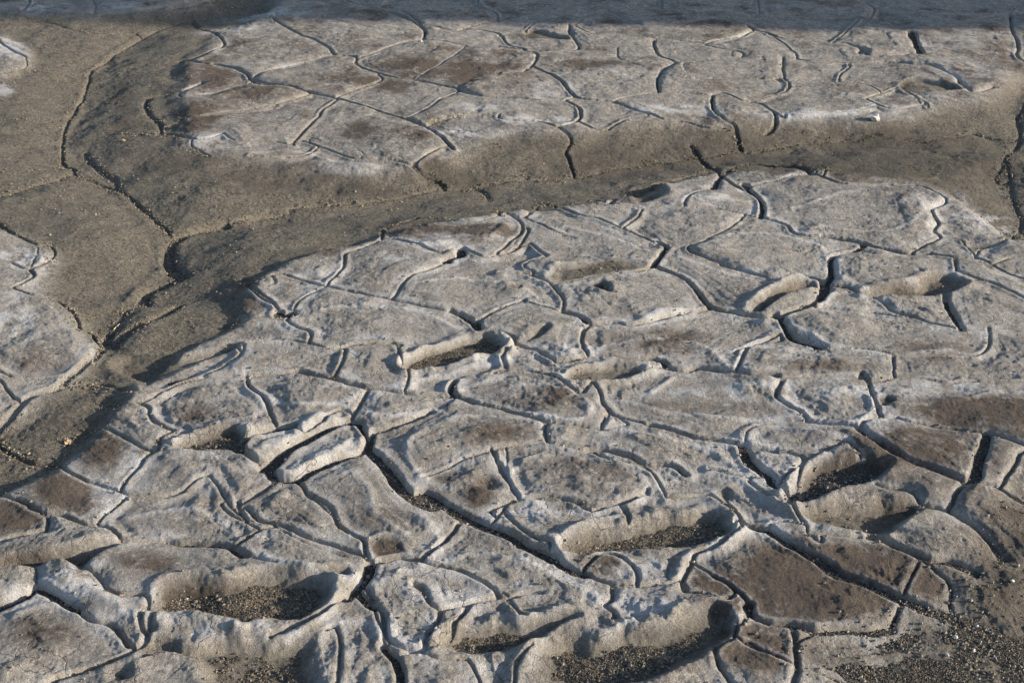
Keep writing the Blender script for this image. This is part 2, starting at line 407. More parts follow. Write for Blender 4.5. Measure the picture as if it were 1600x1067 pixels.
RIDGES = '''
1.4 1.6 | 626,563 651,547 689,534 738,520 776,519 798,536 800,544
1 1.8 | 790,555 743,566 689,580 656,588
1.2 1.6 | 1167,475 1197,453 1238,438 1273,439
1.3 1.8 | 1192,499 1230,491 1265,475 1306,458
2 3 | 395,713 423,694 453,680
2 3.2 | 442,740 480,721 512,705 542,689 559,686
1 2 | 463,672 499,648 531,653
1.2 1.6 | 867,856 875,837 916,818 965,804
1.2 1.8 | 1152,810 1158,829 1133,850 1093,861 1065,869
1.2 2 | 1065,875 1055,907
1.2 1.6 | 523,918 520,946 499,967 461,989 425,1000
1.4 1.6 | 1249,732 1279,713 1319,695
1.6 2.6 | 1224,773 1238,748 1252,729
1 2.4 | 1344,461 1387,456 1428,439
1 2 | 856,423 870,412 894,412
1 2 | 1011,494 1038,483 1079,486
1.2 2.6 | 651,380 716,374 765,369 792,350
1.2 2.2 | 1109,65 1139,60 1171,49
0.8 1.5 | 1415,148 1442,147 1474,149
1 1.6 | 940,986 984,967 987,973
1 1.6 | 813,967 834,958 881,954
0.8 2 | 656,801 681,831 678,864 659,880
0.6 1.2 | 1199,523 1169,542 1152,561 1142,577
0.5 1.2 | 794,727 796,754 815,773 843,782
0.5 1.2 | 1216,615 1252,631 1265,650 1292,656 1328,657 1355,645 1363,634 1355,618 1333,606
0.5 1.2 | 943,708 976,722 1008,732 1030,759 1038,778
1 2.4 | 231,967 258,967 299,967 353,973 408,978
0.8 2.2 | 68,905 114,907 163,929 190,951 217,967
0.8 2 | 253,694 285,683 353,668 386,667
1 1.6 | 875,588 902,573 957,566 1011,574
0.9 1.4 | 1019,607 1052,587
0.6 1.6 | 390,234 431,231 480,234 512,245 580,255
0.45 1.3 | 795,735 800,760 850,790 930,795 1000,775 1010,750 960,720 880,708 820,712 795,735
0.5 1.4 | 860,668 780,652 700,658 645,682 635,712 660,745 705,760
0.4 1.1 | 640,862 622,836 585,834 560,850 590,872 640,870
0.5 1.6 | 505,745 545,735 575,760 585,800 640,830
0.4 1.4 | 920,548 960,532 1040,525 1110,543 1135,575
0.4 1.4 | 1215,512 1190,522 1155,548
0.35 1.3 | 1240,325 1320,302 1420,310 1440,335 1380,362 1280,352
0.5 1.6 | 1310,408 1318,438 1380,455 1450,442
0.5 1.4 | 1240,508 1300,535 1400,552 1480,546
0.4 1.3 | 800,598 860,602 920,630 900,656 820,642
0.4 1.4 | 960,618 1050,640 1180,652 1240,640
0.5 1.6 | 960,668 1080,692 1180,732
0.4 1.4 | 250,640 300,660 380,652 412,630 385,603
0.4 1.4 | 400,602 450,628 540,625 562,608
0.5 1.6 | 200,802 260,790 330,800 372,835
0.5 1.5 | 690,872 760,862 860,890 935,932
0.4 1.4 | 560,640 600,650 680,640
0.4 1.4 | 720,605 760,590 820,588
0.35 1.4 | 500,480 560,475 650,485 710,505
0.35 1.4 | 650,440 720,430 800,440 840,460
0.4 1.5 | 1060,400 1120,420 1200,440 1270,445
0.35 1.4 | 1110,370 1190,360 1280,380 1290,400
0.35 1.3 | 880,350 950,365 1010,390
0.6 2 | 600,905 640,890 720,895 770,920
0.5 1.6 | 620,960 612,995 640,1010 672,990
0.5 1.6 | 410,870 470,885 530,910 560,900
0.5 1.6 | 1180,660 1260,670 1330,685 1380,715
0.4 1.4 | 1370,610 1400,630 1480,625 1560,610
0.4 1.4 | 500,1000 520,970 580,970 600,1010
0.5 1.6 | 20,960 80,940 140,965 190,1010
0.7 2.2 | 225,50 175,80 145,110 128,140 118,180 100,205 95,240 110,262
0.5 2.2 | 120,262 165,290 205,325 240,360 255,395
0.5 2 | 330,345 430,330 520,320 620,308
0.8 2.6 | 250,400 248,425 215,450 190,480 170,505 140,545
1 3 | 340,75 320,88 290,98
'''

# ---------------------------------------------------------------- ray geometry (photo px -> ground metres)
SP, CP = math.sin(PITCH), math.cos(PITCH)
def cast(u, v, z=0.0):
    a = (np.asarray(u, float) - 800.0) / FPX; b = (np.asarray(v, float) - 533.5) / FPX
    t = (CAM_H - z) / (SP + CP * b)
    return a * t, t * (CP - SP * b)
def to_param(x, y):                      # ground metres -> grid parameters
    ty = CAM_H / np.maximum(y, 0.05)     # tan of the angle below the horizon
    b = (ty * CP - SP) / (CP + ty * SP)
    t = CAM_H / (SP + CP * b)
    return 800.0 + FPX * x / t, 533.5 + FPX * b

# ---------------------------------------------------------------- noise
TAB = rng.random((256, 256)).astype(np.float32)
def vn(x, y, seed=0):
    x = x + seed * 17.31; y = y - seed * 9.77
    xi = np.floor(x).astype(np.int64); yi = np.floor(y).astype(np.int64)
    fx = (x - xi).astype(np.float32); fy = (y - yi).astype(np.float32)
    fx = fx * fx * (3 - 2 * fx); fy = fy * fy * (3 - 2 * fy)
    x0 = xi & 255; x1 = (xi + 1) & 255; y0 = yi & 255; y1 = (yi + 1) & 255
    return ((TAB[x0, y0] * (1 - fx) + TAB[x1, y0] * fx) * (1 - fy) + (TAB[x0, y1] * (1 - fx) + TAB[x1, y1] * fx) * fy) * 2 - 1
def fbm(x, y, f, octv=4, seed=0, gain=0.5):
    s = 0; a = 1; n = 0
    for k in range(octv):
        c, d = math.cos(0.6 * k + seed), math.sin(0.6 * k + seed)
        s = s + a * vn((x * c - y * d) * f, (x * d + y * c) * f, seed + k * 3.3); n += a; a *= gain; f *= 2.03
    return s / n
def sstep(x): x = np.clip(x, 0, 1); return x * x * (3 - 2 * x)

# ---------------------------------------------------------------- large forms of the mud flat
def seg_dist(x, y, pts):
    r = np.full(x.shape, 1e9)
    for (ax, ay), (bx, by) in zip(pts[:-1], pts[1:]):
        dx, dy = bx - ax, by - ay; L = dx * dx + dy * dy + 1e-12
        h = np.clip(((x - ax) * dx + (y - ay) * dy) / L, 0, 1)
        r = np.minimum(r, np.hypot(x - ax - h * dx, y - ay - h * dy))
    return r
def inside(x, y, pts):
    c = np.zeros(x.shape, bool); n = len(pts)
    for i in range(n):
        ax, ay = pts[i]; bx, by = pts[(i + 1) % n]
        if ay == by: continue
        m = (ay > y) != (by > y)
        c ^= m & (x < (bx - ax) * (y - ay) / (by - ay) + ax)
    return c
def P(pts, z): return [tuple(float(q) for q in cast(a, b, z)) for a, b in pts]

VALLEYS = [(.075, .028, [(-160,790),(-80,735),(0,672),(60,625),(130,560),(165,510),(225,455),(262,430)]),
           (.18, .046, [(240,445),(262,430),(262,395),(300,370),(350,352),(430,340),(520,330),(600,315),(690,300),(770,290),(860,284),(960,262),(1100,251),(1165,240),(1260,222),(1360,218),(1440,226),(1520,222),(1590,225)]),
           (.15, .036, [(270,380),(215,325),(130,265),(105,220),(125,170),(135,130),(170,95),(225,57),(300,37),(400,18),(520,0)]),
           (.09, .020, [(1640,60),(1600,110),(1590,170),(1590,240),(1565,285),(1590,340),(1620,380),(1700,400)]),
           (.05, .014, [(-60,320),(50,300),(110,270)]),
           (.12, .02, [(1700,700),(1580,830),(1530,900),(1480,960),(1400,1010),(1380,1090)])]
PLATEAUS = [(.021, .06, [(-200,800),(-60,790),(20,765),(95,742),(145,695),(190,645),(218,604),(262,572),(335,528),(395,500),(385,460),(430,430),(500,395),(590,370),(700,345),(800,330),(870,318),(960,308),(1050,288),(1120,268),(1280,262),(1440,285),(1530,330),(1580,372),(1800,380),(1800,1300),(-300,1300)]),
            (.017, .11, [(470,-80),(420,20),(345,50),(330,65),(290,105),(285,150),(295,185),(295,225),(400,242),(500,258),(640,262),(710,240),(790,203),(900,207),(1010,188),(1110,192),(1170,180),(1250,182),(1370,182),(1450,170),(1540,152),(1590,110),(1900,90),(1900,-80)]),
            (.014, .09, [(-300,340),(-60,345),(0,358),(65,388),(85,405),(75,430),(60,455),(100,480),(130,520),(142,548),(110,590),(40,635),(-60,670),(-300,700)]),
            (.015, .05, [(-300,50),(0,55),(40,75),(45,100),(0,120),(-300,140)]),
            (.022, .06, [(-300,-80),(-300,22),(40,22),(140,27),(250,18),(330,3),(350,-80)])]
SINK = [(1345,1120),(1330,1045),(1385,1015),(1420,985),(1480,965),(1515,925),(1545,900),(1565,860),(1600,800),(1660,740),(1900,740),(1900,1300),(1345,1300)]

CU = np.arange(-400, 2001, 6.0); CV = np.arange(-120, 1401, 6.0)
cx, cy = cast(CU[None, :], CV[:, None]); cy = np.broadcast_to(cy, cx.shape).copy()
cxw = cx + 0.03 * fbm(cx, cy, 3.0, 3, 1); cyw = cy + 0.03 * fbm(cx, cy, 3.0, 3, 2)
val = np.zeros_like(cx)
for hw, dep, pts in VALLEYS:
    r = seg_dist(cxw, cyw, P(pts, -0.05))
    q = r / hw
    val = np.maximum(val, dep * (0.6 * np.exp(-q * q) + 0.4 * np.exp(-1.4 * q)))
plat = np.zeros_like(cx); ph = np.zeros_like(cx)
for h, wd, pts in PLATEAUS:
    pp = P(pts, -0.01); r = seg_dist(cxw, cyw, pp + pp[:1]); r = np.where(inside(cxw, cyw, pp), r, -r)
    s = sstep((r + wd * .7) / wd); plat = np.maximum(plat, s); ph = np.maximum(ph, h * s)
pp = P(SINK, -0.02); r = seg_dist(cxw, cyw, pp + pp[:1]); r = np.where(inside(cxw, cyw, pp), r, -r)
sink = sstep((r + .13) / .26)
Tc = ph - 0.026 - val * (1 - 0.75 * plat) + 0.008 * fbm(cx, cy, 2.2, 3, 5) + 0.004 * fbm(cx, cy, 7, 2, 6) * 1.0
def coarse(F, x, y):
    u, v = to_param(x, y)
    i = np.clip((v - CV[0]) / 6.0, 0, len(CV) - 1.001); j = np.clip((u - CU[0]) / 6.0, 0, len(CU) - 1.001)
    i0 = i.astype(int); j0 = j.astype(int); fi = i - i0; fj = j - j0
    return (F[i0, j0] * (1 - fj) + F[i0, j0 + 1] * fj) * (1 - fi) + (F[i0 + 1, j0] * (1 - fj) + F[i0 + 1, j0 + 1] * fj) * fi
def place(pts, lift=0.0):
    u = np.array([p[0] for p in pts], float); v = np.array([p[1] for p in pts], float)
    u = u[:, None]; v = v[:, None]; zs = np.linspace(.05, -.13, 120)[None, :]     # walk down each ray to the first point at or below the mud
    x, y = cast(u, v, zs); g = zs - coarse(Tc, x, y) - lift
    k = np.argmax(g <= 0, axis=1); k[(g > 0).all(axis=1)] = 119; k = np.maximum(k, 1); i = np.arange(len(k))
    g0, g1 = g[i, k - 1], g[i, k]; t = np.clip(g0 / (g0 - g1 + 1e-9), 0, 1)
    return x[i, k - 1] * (1 - t) + x[i, k] * t, y[i, k - 1] * (1 - t) + y[i, k] * t

def parse(s):
    out = []
    for l in s.strip().split('\n'):
        a, b = l.split('|'); out.append([[float(q) for q in a.split()], [tuple(float(q) for q in p.split(',')) for p in b.split()]])
    return out
cracks = parse(CRACKS); pits = parse(PITS); ridges = parse(RIDGES)
# join loose crack ends to the nearest neighbouring crack
def near_on(p, pts):
    best = (1e9, None)
    for (ax, ay), (bx, by) in zip(pts[:-1], pts[1:]):
        dx, dy = bx - ax, by - ay; L = dx * dx + dy * dy + 1e-9
        h = min(1, max(0, ((p[0] - ax) * dx + (p[1] - ay) * dy) / L)); q = (ax + h * dx, ay + h * dy)
        d = math.hypot(p[0] - q[0], (p[1] - q[1]) * 1.3)
        if d < best[0]: best = (d, q)
    return best
for c in cracks:                          # cracks that leave the picture run on a little way
    for end, nb in ((0, 1), (-1, -2)):
        (px, py), (qx, qy) = c[1][end], c[1][nb]; d = math.hypot(px - qx, py - qy) + 1e-6; dx, dy = (px - qx) / d, (py - qy) / d; e = None
        if px < 14: e = (-75, py + (px + 75) * max(-.7, min(.7, dy / max(-dx, .2))))
        elif px > 1586: e = (1680, py + (1680 - px) * max(-.7, min(.7, dy / max(dx, .2))))
        elif py < 6: e = (px + dx / max(-dy, .3) * (py + 35), -35)
        elif py > 1056: e = (px + max(-1, min(1, dx / max(dy, .3))) * (1130 - py), 1130)
        if e is not None:
            if end == 0: c[1].insert(0, e)
            else: c[1].append(e)
def ray_hit(p, dx, dy, pts, L):
    best = None
    for (ax, ay), (bx, by) in zip(pts[:-1], pts[1:]):
        ex, ey = bx - ax, by - ay; den = dx * ey - dy * ex
        if abs(den) < 1e-9: continue
        t = ((ax - p[0]) * ey - (ay - p[1]) * ex) / den; s_ = ((ax - p[0]) * dy - (ay - p[1]) * dx) / den
        if 0 < t < L and 0 <= s_ <= 1 and (best is None or t < best): best = t
    return best
orig = [list(c[1]) for c in cracks]
for i, c in enumerate(cracks):
    for end, nb in ((0, 1), (-1, -2)):
        p = c[1][end]; best = (1e9, None)
        if not (-20 < p[0] < 1620 and -15 < p[1] < 1080): continue
        for j, o in enumerate(orig):
            if j == i: continue
            b = near_on(p, o)
            if b[0] < best[0]: best = b
        e = None
        if 0.5 < best[0] < 24: e = best[1]
        elif best[0] >= 24 and c[0][1] >= 1.4:
            q = c[1][nb]; d = math.hypot(p[0] - q[0], p[1] - q[1]) + 1e-6; dx, dy = (p[0] - q[0]) / d, (p[1] - q[1]) / d; tb = None
            for j, o in enumerate(orig):
                if j != i:
                    t = ray_hit(p, dx, dy, o, 60)
                    if t is not None and (tb is None or t < tb): tb = t
            if tb is not None: e = (p[0] + dx * tb, p[1] + dy * tb)
        if e is not None:
            if end == 0: c[1].insert(0, e)
            else: c[1].append(e)
def smooth(pts, closed=False, n=3):
    if len(pts) < 3: return pts
    out = []; m = len(pts)
    for i in range(m if closed else m - 1):
        g = (lambda k: pts[k % m]) if closed else (lambda k: pts[min(max(k, 0), m - 1)])
        a, b, c, d = (np.array(g(i + k)) for k in (-1, 0, 1, 2))
        for k in range(n):
            t = k / n
            out.append(tuple(0.5 * ((2 * b) + (c - a) * t + (2 * a - 5 * b + 4 * c - d) * t * t + (3 * b - a - 3 * c + d) * t ** 3)))
    if not closed: out.append(tuple(pts[-1]))
    return out

# ---------------------------------------------------------------- the survey grid (finer where the picture is, coarse outside)
def axis(core, grow_lo, grow_hi, lo, hi, s_lo, s_hi):
    a = []; x = core[0]; s = s_lo
    while x > lo: s *= grow_lo; x -= s; a.append(x)
    b = []; x = core[-1]; s = s_hi
    while x < hi: s *= grow_hi; x += s; b.append(x)
    return np.array(a[::-1] + list(core) + b), len(a), len(a) + len(core) - 1
core_u = np.arange(-36, 1637, 1.8)
core_v = np.concatenate([np.arange(-14, 240, .8), np.arange(240, 560, 1.1), np.arange(560, 1092, 1.5)])
U, ju0, ju1 = axis(core_u, 1.07, 1.07, -2600, 4200, 1.8, 1.8)
V, iv0, iv1 = axis(core_v, 1.07, 1.06, -560, 1900, .8, 1.5)
V = V[V > -592]
X, Yr = cast(U[None, :], V[:, None]); Y = np.broadcast_to(Yr, X.shape).copy()
NV, NU = X.shape
a1 = 0.0068; 
XW = X + a1 * fbm(X, Y, 16, 4, 11, .58); YW = Y + a1 * fbm(X, Y, 16, 4, 12, .58)
T = coarse(Tc, X, Y); PL = coarse(plat, X, Y); SK = coarse(sink, X, Y)
ROWDY = np.abs(np.gradient(Y[:, 0]))
def box(ax, ay, bx, by, Rr):
    x0, x1 = min(ax, bx) - Rr, max(ax, bx) + Rr; y0, y1 = max(min(ay, by) - Rr, .05), max(ay, by) + Rr
    us, vv = to_param(np.array([x0, x1, x0, x1]), np.array([y0, y0, y1, y1]))
    i0, i1 = np.searchsorted(V, [vv.min(), vv.max()]); j0, j1 = np.searchsorted(U, [us.min(), us.max()])
    return slice(i0, i1 + 1), slice(j0, j1 + 1)
BIG = 0.10
carve = np.zeros((NV, NU), np.float32); D = np.full((NV, NU), BIG, np.float32); RC = np.full((NV, NU), BIG, np.float32); DH = np.full((NV, NU), BIG, np.float32)
def each_seg(x, y, Rr):
    for k in range(len(x) - 1):
        ax, ay, bx, by = x[k], y[k], x[k + 1], y[k + 1]
        if abs(ax - bx) + abs(ay - by) < 1e-6: continue
        s = box(ax, ay, bx, by, Rr + .012)
        xs = XW[s]; ys = YW[s]
        if xs.size == 0: continue
        dx, dy = bx - ax, by - ay
        h = np.clip(((xs - ax) * dx + (ys - ay) * dy) / (dx * dx + dy * dy), 0, 1)
        yield s, np.hypot(xs - ax - h * dx, ys - ay - h * dy).astype(np.float32)
WV = (0.75 + 0.5 * (fbm(X, Y, 9, 3, 21) + 0.3)).astype(np.float32)      # crack gap varies along its length
for (wc, dc), pts in cracks:
    x, y = place(smooth(pts), -0.012)
    hw = wc * (.0046 if dc >= 3.2 else .0058 if wc >= .95 else .0032); d = dc * (.0055 if dc >= 3.2 else .0057 if wc >= .95 else .0037)
    if y.mean() > 3.9 and dc < 3.2: d *= 1.55; hw *= 1.35
    sh = 0.0030 + (0.42 if dc < 3.2 else .38) * min(d, .03)
    chan = coarse(plat, x, y).mean() < .5
    if chan: sh = sh * 1.6 + .010; d *= 1.25
    for s, r in each_seg(x, y, BIG if dc >= 1 else 0.03):
        rr = r - hw * WV[s]
        fl = sh + 0.22 * ROWDY[s[0]][:, None]
        q = np.clip(1 - np.maximum(rr, 0) / fl, 0, 1)
        prof = 0.55 * sstep((q - .62) / .38) + 0.45 * q * q
        np.maximum(carve[s], d * prof, out=carve[s])
        np.minimum(RC[s], r, out=RC[s])
        if dc >= 1: np.minimum(D[s], np.maximum(rr, 0), out=D[s])
        else: np.minimum(DH[s], r, out=DH[s])
Dcm = D * 100

# ---------------------------------------------------------------- plates: connected pieces between the cracks
core = np.zeros((NV, NU), bool); core[iv0:iv1 + 1, ju0:ju1 + 1] = True
sub = (slice(iv0, iv1 + 1), slice(ju0, ju1 + 1))
wall = RC[sub] < np.maximum(0.95 * ROWDY[iv0:iv1 + 1], .0055)[:, None]
h_, w_ = wall.shape
lab = np.zeros((h_, w_), np.int32); parent = [0]
def find(a):
    while parent[a] != a: parent[a] = parent[parent[a]]; a = parent[a]
    return a
prev = []
for i in range(h_):
    row = np.concatenate([[0], (~wall[i]).astype(np.int8), [0]]); dd = np.diff(row)
    st = np.where(dd == 1)[0]; en = np.where(dd == -1)[0]; cur = []
    k = 0
    for s0, e0 in zip(st.tolist(), en.tolist()):
        l = None
        while k < len(prev) and prev[k][1] <= s0: k += 1
        kk = k
        while kk < len(prev) and prev[kk][0] < e0:
            p = find(prev[kk][2])
            if l is None: l = p
            elif p != l: parent[max(p, l)] = min(p, l); l = min(p, l)
            kk += 1
        if l is None: l = len(parent); parent.append(l)
        cur.append((s0, e0, l)); lab[i, s0:e0] = l
    prev = cur
root = np.array([find(a) for a in range(len(parent))]); lab = root[lab]
uniq, inv, cnt = np.unique(lab, return_inverse=True, return_counts=True); inv = inv.reshape(lab.shape)
keep = (cnt >= 200) & (uniq > 0)
mp = np.zeros(len(uniq), np.int32); mp[keep] = np.arange(1, keep.sum() + 1); lab = mp[inv]
for it in range(60):
    z = lab == 0
    if not z.any(): break
    n = np.zeros_like(lab)
    n[:, 1:] = np.maximum(n[:, 1:], lab[:, :-1]); n[:, :-1] = np.maximum(n[:, :-1], lab[:, 1:])
    if it % 2 == 0: n[1:] = np.maximum(n[1:], lab[:-1]); n[:-1] = np.maximum(n[:-1], lab[1:])
    lab[z] = n[z]
NL = int(lab.max())
print('plates', NL)
LAB = np.zeros((NV, NU), np.int32); LAB[sub] = lab

# ---------------------------------------------------------------- surface of the plates
off = rng.uniform(-.003, .003, NL + 1); tx = rng.normal(0, .022, NL + 1); ty_ = rng.normal(0, .016, NL + 1); rr_ = rng.uniform(.2, 1.0, NL + 1)
tone = rng.uniform(-1, 1, NL + 1).astype(np.float32)
off[0] = tx[0] = ty_[0] = 0
c1 = np.bincount(lab.ravel(), minlength=NL + 1).clip(1)
cxp = np.bincount(lab.ravel(), X[sub].ravel(), NL + 1) / c1; cyp = np.bincount(lab.ravel(), Y[sub].ravel(), NL + 1) / c1
fade = sstep(Dcm / 2.5) * PL
tilt = off[LAB] + np.clip(tx[LAB] * (X - cxp[LAB]) + ty_[LAB] * (Y - cyp[LAB]), -.007, .007)
n_big = fbm(X, Y, 6, 3, 31); n_mid = fbm(X, Y, 22, 4, 32); n_small = fbm(X, Y, 75, 3, 33); n_fine = fbm(X, Y, 260, 2, 34)
n_mask = fbm(X, Y, 5, 3, 35)
lum = sstep((n_mask + .15) * 2.2)                       # lumpy patches against smooth ones
Hp = T - carve + (tilt + 0.010 * rr_[LAB] * (1 - np.exp(-Dcm / 3.2)) - .005) * fade
Hp += PL * (0.0055 * n_big + (0.0012 + .0034 * lum) * n_mid * sstep(Dcm / 1.6)) + (1 - PL) * (.0065 * n_big + (.0016 + .0026 * lum) * n_mid + .0045 * fbm(X, Y, 12, 2, 71))
# drying terraces that follow the plate edges
q = Dcm * 0.42 + 1.7 * fbm(X, Y, 5.5, 2, 36) + .22 * n_mid; fr = q - np.floor(q)
ter = sstep(fr * 5.5) - fr
Hp += 0.0012 * ter * PL * sstep((Dcm - .9) / 1.2) * sstep((fbm(X, Y, 4, 2, 37) + .25) * 3)
NEAR = sstep((3.6 - Y) / 1.0)
Hp += .0016 * np.exp(-((Dcm - 1.1) / .7) ** 2) * PL * (.6 + n_mask) * NEAR         # slightly raised rims
D0 = 2.1 + 2.6 * rr_[LAB] + 1.6 * n_big + .6 * n_mid       # inner steps: the middle of a plate stands a little proud of its rim
s1 = sstep((Dcm - D0) / (1.0 + .5 * n_mask)) - .5; s2 = sstep((Dcm - D0 * 1.5 - .8) / .8) - .5
Hp += PL * (.0034 * (s1 + .5) * (sstep(n_mask * 2.5 + .5)) * (.15 + .85 * NEAR) - .0020 * s2 * sstep(n_big * 3 + .4)) * sstep(Dcm / .8)
Hp += PL * .0042 * fbm(X, Y, 12, 3, 81) * sstep(Dcm / 2)
# pock marks
pk = vn(X * 55, Y * 55, 41) * .6 + vn(X * 90, Y * 90, 42) * .4
Hp -= 0.0018 * sstep((pk - .70) / .14) * PL * (.35 + .65 * lum) * sstep(Dcm / 1.5)
crust = np.abs(vn(X * 95, Y * 95, 61)) + .5 * np.abs(vn(X * 190, Y * 190, 62)) + .25 * np.abs(vn(X * 390, Y * 390, 63))
lum2 = sstep((fbm(X, Y, 11, 3, 64) + .25) * 2)
Hp += (0.0012 * n_small + .0006 * n_fine) * (.6 + .8 * lum) * (.35 + .65 * sstep(Dcm / 1.0)) - .0016 * (crust - .5) * (.35 + .65 * lum2) * (.55 + .45 * sstep(Dcm / .9)) * (.85 + .15 * PL)
# squeezed-up ridges
RW = np.zeros((NV, NU), np.float32)
for (hc, wc), pts in ridges:
    x, y = place(smooth(pts), .005); wr = wc * .01; g = np.zeros((NV, NU), np.float32)
    for s, r in each_seg(x, y, wr * 1.6): np.maximum(g[s], np.exp(-(r / (wr * .62)) ** 2) , out=g[s])
    Hp += hc * .0066 * g * (.8 + .5 * n_mid) * sstep(Dcm / .8 + .25); RW = np.maximum(RW, g)
# footprints and hollows
PIT = np.zeros((NV, NU), np.float32); GRV = np.zeros((NV, NU), np.float32); PW = np.zeros((NV, NU), np.float32)
for (dc, wc, rc, gr), pts in pits:
    x, y = place(smooth(pts, True), -.008); pp = list(zip(x, y))
    s = box(x.min(), y.min(), x.max(), y.max(), .06)
    xs, ys = X[s] + 1.0 * (XW[s] - X[s]), Y[s] + 1.0 * (YW[s] - Y[s])
    r = seg_dist(xs, ys, pp + pp[:1]); ins = inside(xs, ys, pp); sd = np.where(ins, r, -r) * 100
    e = sd + .55 * n_mid[s] + .35 * n_small[s] + .5 * n_big[s]
    k = sstep(e / (wc * 1.7) + .15)
    rim = np.exp(-((sd + .7) / (1.15 + .35 * rc)) ** 2) * (1 + .7 * n_mid[s] + .5 * n_big[s])
    Hp[s] += .0042 * rc * rim * (1 - k)
    Hp[s] = Hp[s] * (1 - k) + k * np.minimum(Hp[s], T[s] - dc * .0049 + .0060 * n_mid[s] + .009 * n_big[s])
    PIT[s] = np.maximum(PIT[s], k); PW[s] = np.maximum(PW[s], k * (1 - sstep((e - wc * .9) / 1.0)))
    GRV[s] = np.maximum(GRV[s], k * (gr * .5 + .25))
Hp -= SK * (.032 + .010 * n_big + .006 * n_mid)
Hb = T - .0135 - SK * .003 + .0022 * n_mid + .002 * n_big + .0012 * n_small + .0006 * n_fine
Hb -= PIT * (.0046 - .0050 * n_mid - .006 * n_big)
# outside the surveyed part: the same kind of ground with ordinary shrinkage cracks
outm = ~core
xo, yo = X[outm], Y[outm]
cs = .26; gx = np.floor(xo / cs).astype(int); gy = np.floor(yo / cs).astype(int); f1 = np.full(xo.shape, 9.); f2 = np.full(xo.shape, 9.)
for ox in (-1, 0, 1):
    for oy in (-1, 0, 1):
        px = (gx + ox + .15 + .7 * TAB[(gx + ox) & 255, (gy + oy) & 255]) * cs; py = (gy + oy + .15 + .7 * TAB[(gy + oy + 91) & 255, (gx + ox + 37) & 255]) * cs
        dd = np.hypot(xo - px, yo - py); f2 = np.minimum(f2, np.maximum(f1, dd)); f1 = np.minimum(f1, dd)
ur, vr = np.broadcast_to(U[None, :], X.shape)[outm], np.broadcast_to(V[:, None], X.shape)[outm]
ramp = sstep(np.maximum(np.maximum(U[ju0] - ur, ur - U[ju1]), np.maximum(V[iv0] - vr, vr - V[iv1])) / 40)
Hp[outm] = Hp[outm] - .014 * ramp * np.clip(1 - (f2 - f1) / .03, 0, 1) ** 2
exposed = (Hb > Hp) & core

# ---------------------------------------------------------------- colour masks (salt, stains, sand, clean clay, and some painted shade)
def blob(items, z=0.0):
    m = np.zeros((NV, NU), np.float32)
    for u, v, ru, rv, a in items:
        du = (U[None, :] - u) / ru; dv = (V[:, None] - v) / rv
        m = np.maximum(m, a * np.exp(-(du * du + dv * dv) ** 1.3))
    return m
DAMP_SHADE = blob([(640,105,60,22,.55),(755,105,75,28,.6),(600,130,60,16,.5),(600,205,90,26,.35),(890,95,80,18,.35),(1430,700,110,40,1),(1250,905,160,60,1.3),(1370,880,110,34,1.2),(1500,700,140,60,.6),(1450,890,120,60,.5),(1570,860,80,120,.5),(1440,905,50,22,.8),(1540,640,110,26,1),(1500,660,70,20,.8),(100,770,50,34,.9),(160,695,36,30,.9),(20,800,60,30,.8),(1180,1000,110,46,.8),(740,355,90,12,.8),(1010,530,130,18,.45),(930,730,90,24,.4),(780,680,70,20,.45),(860,620,70,18,.45),(1290,570,80,12,.6),(1450,545,80,18,.5),(1100,630,120,14,.4),(600,855,40,16,.6),(745,770,26,16,.7),(600,810,60,20,.35),(230,880,60,20,.5),(280,750,30,20,.3),(320,115,60,40,.5),(300,180,40,30,.5),(1500,770,50,30,.5),(250,230,50,20,.4),(420,275,160,12,.35),(900,230,150,24,.35),(1300,215,200,22,.4),(640,360,50,12,.6),(500,390,60,16,.5),(390,460,30,26,.5),(930,880,36,16,.6),(60,560,80,40,.3),(1480,290,100,30,.35),(190,620,60,20,.3),(1380,240,260,40,.9),(1150,215,130,28,.8),(960,232,120,26,.75),(1400,195,160,14,.8),(700,255,90,14,.6),(560,275,90,10,.7),(190,135,26,30,.6),(195,185,30,20,.6),(270,245,60,18,.6),(440,265,130,16,.45),(900,308,160,16,.45),(620,330,120,16,.45),(360,430,60,30,.3),(60,600,60,16,.3),(130,650,80,30,.4),(1420,760,90,50,.4),(1500,110,60,14,.2),(340,215,20,6,.2),(1250,745,70,14,.3),(380,930,120,20,.55),(20,870,100,20,.5),(940,870,40,14,.9),(1040,1040,80,20,.3),(880,480,20,4,0),(300,640,30,20,.35),(690,740,20,16,.4),(560,950,40,30,.3),(80,985,70,40,.35),(460,800,50,30,.35),(1330,570,80,12,.5),(1060,520,80,12,.5),(750,370,60,14,.35)])  # damp stains, plus shade painted in on slopes turned from the sun
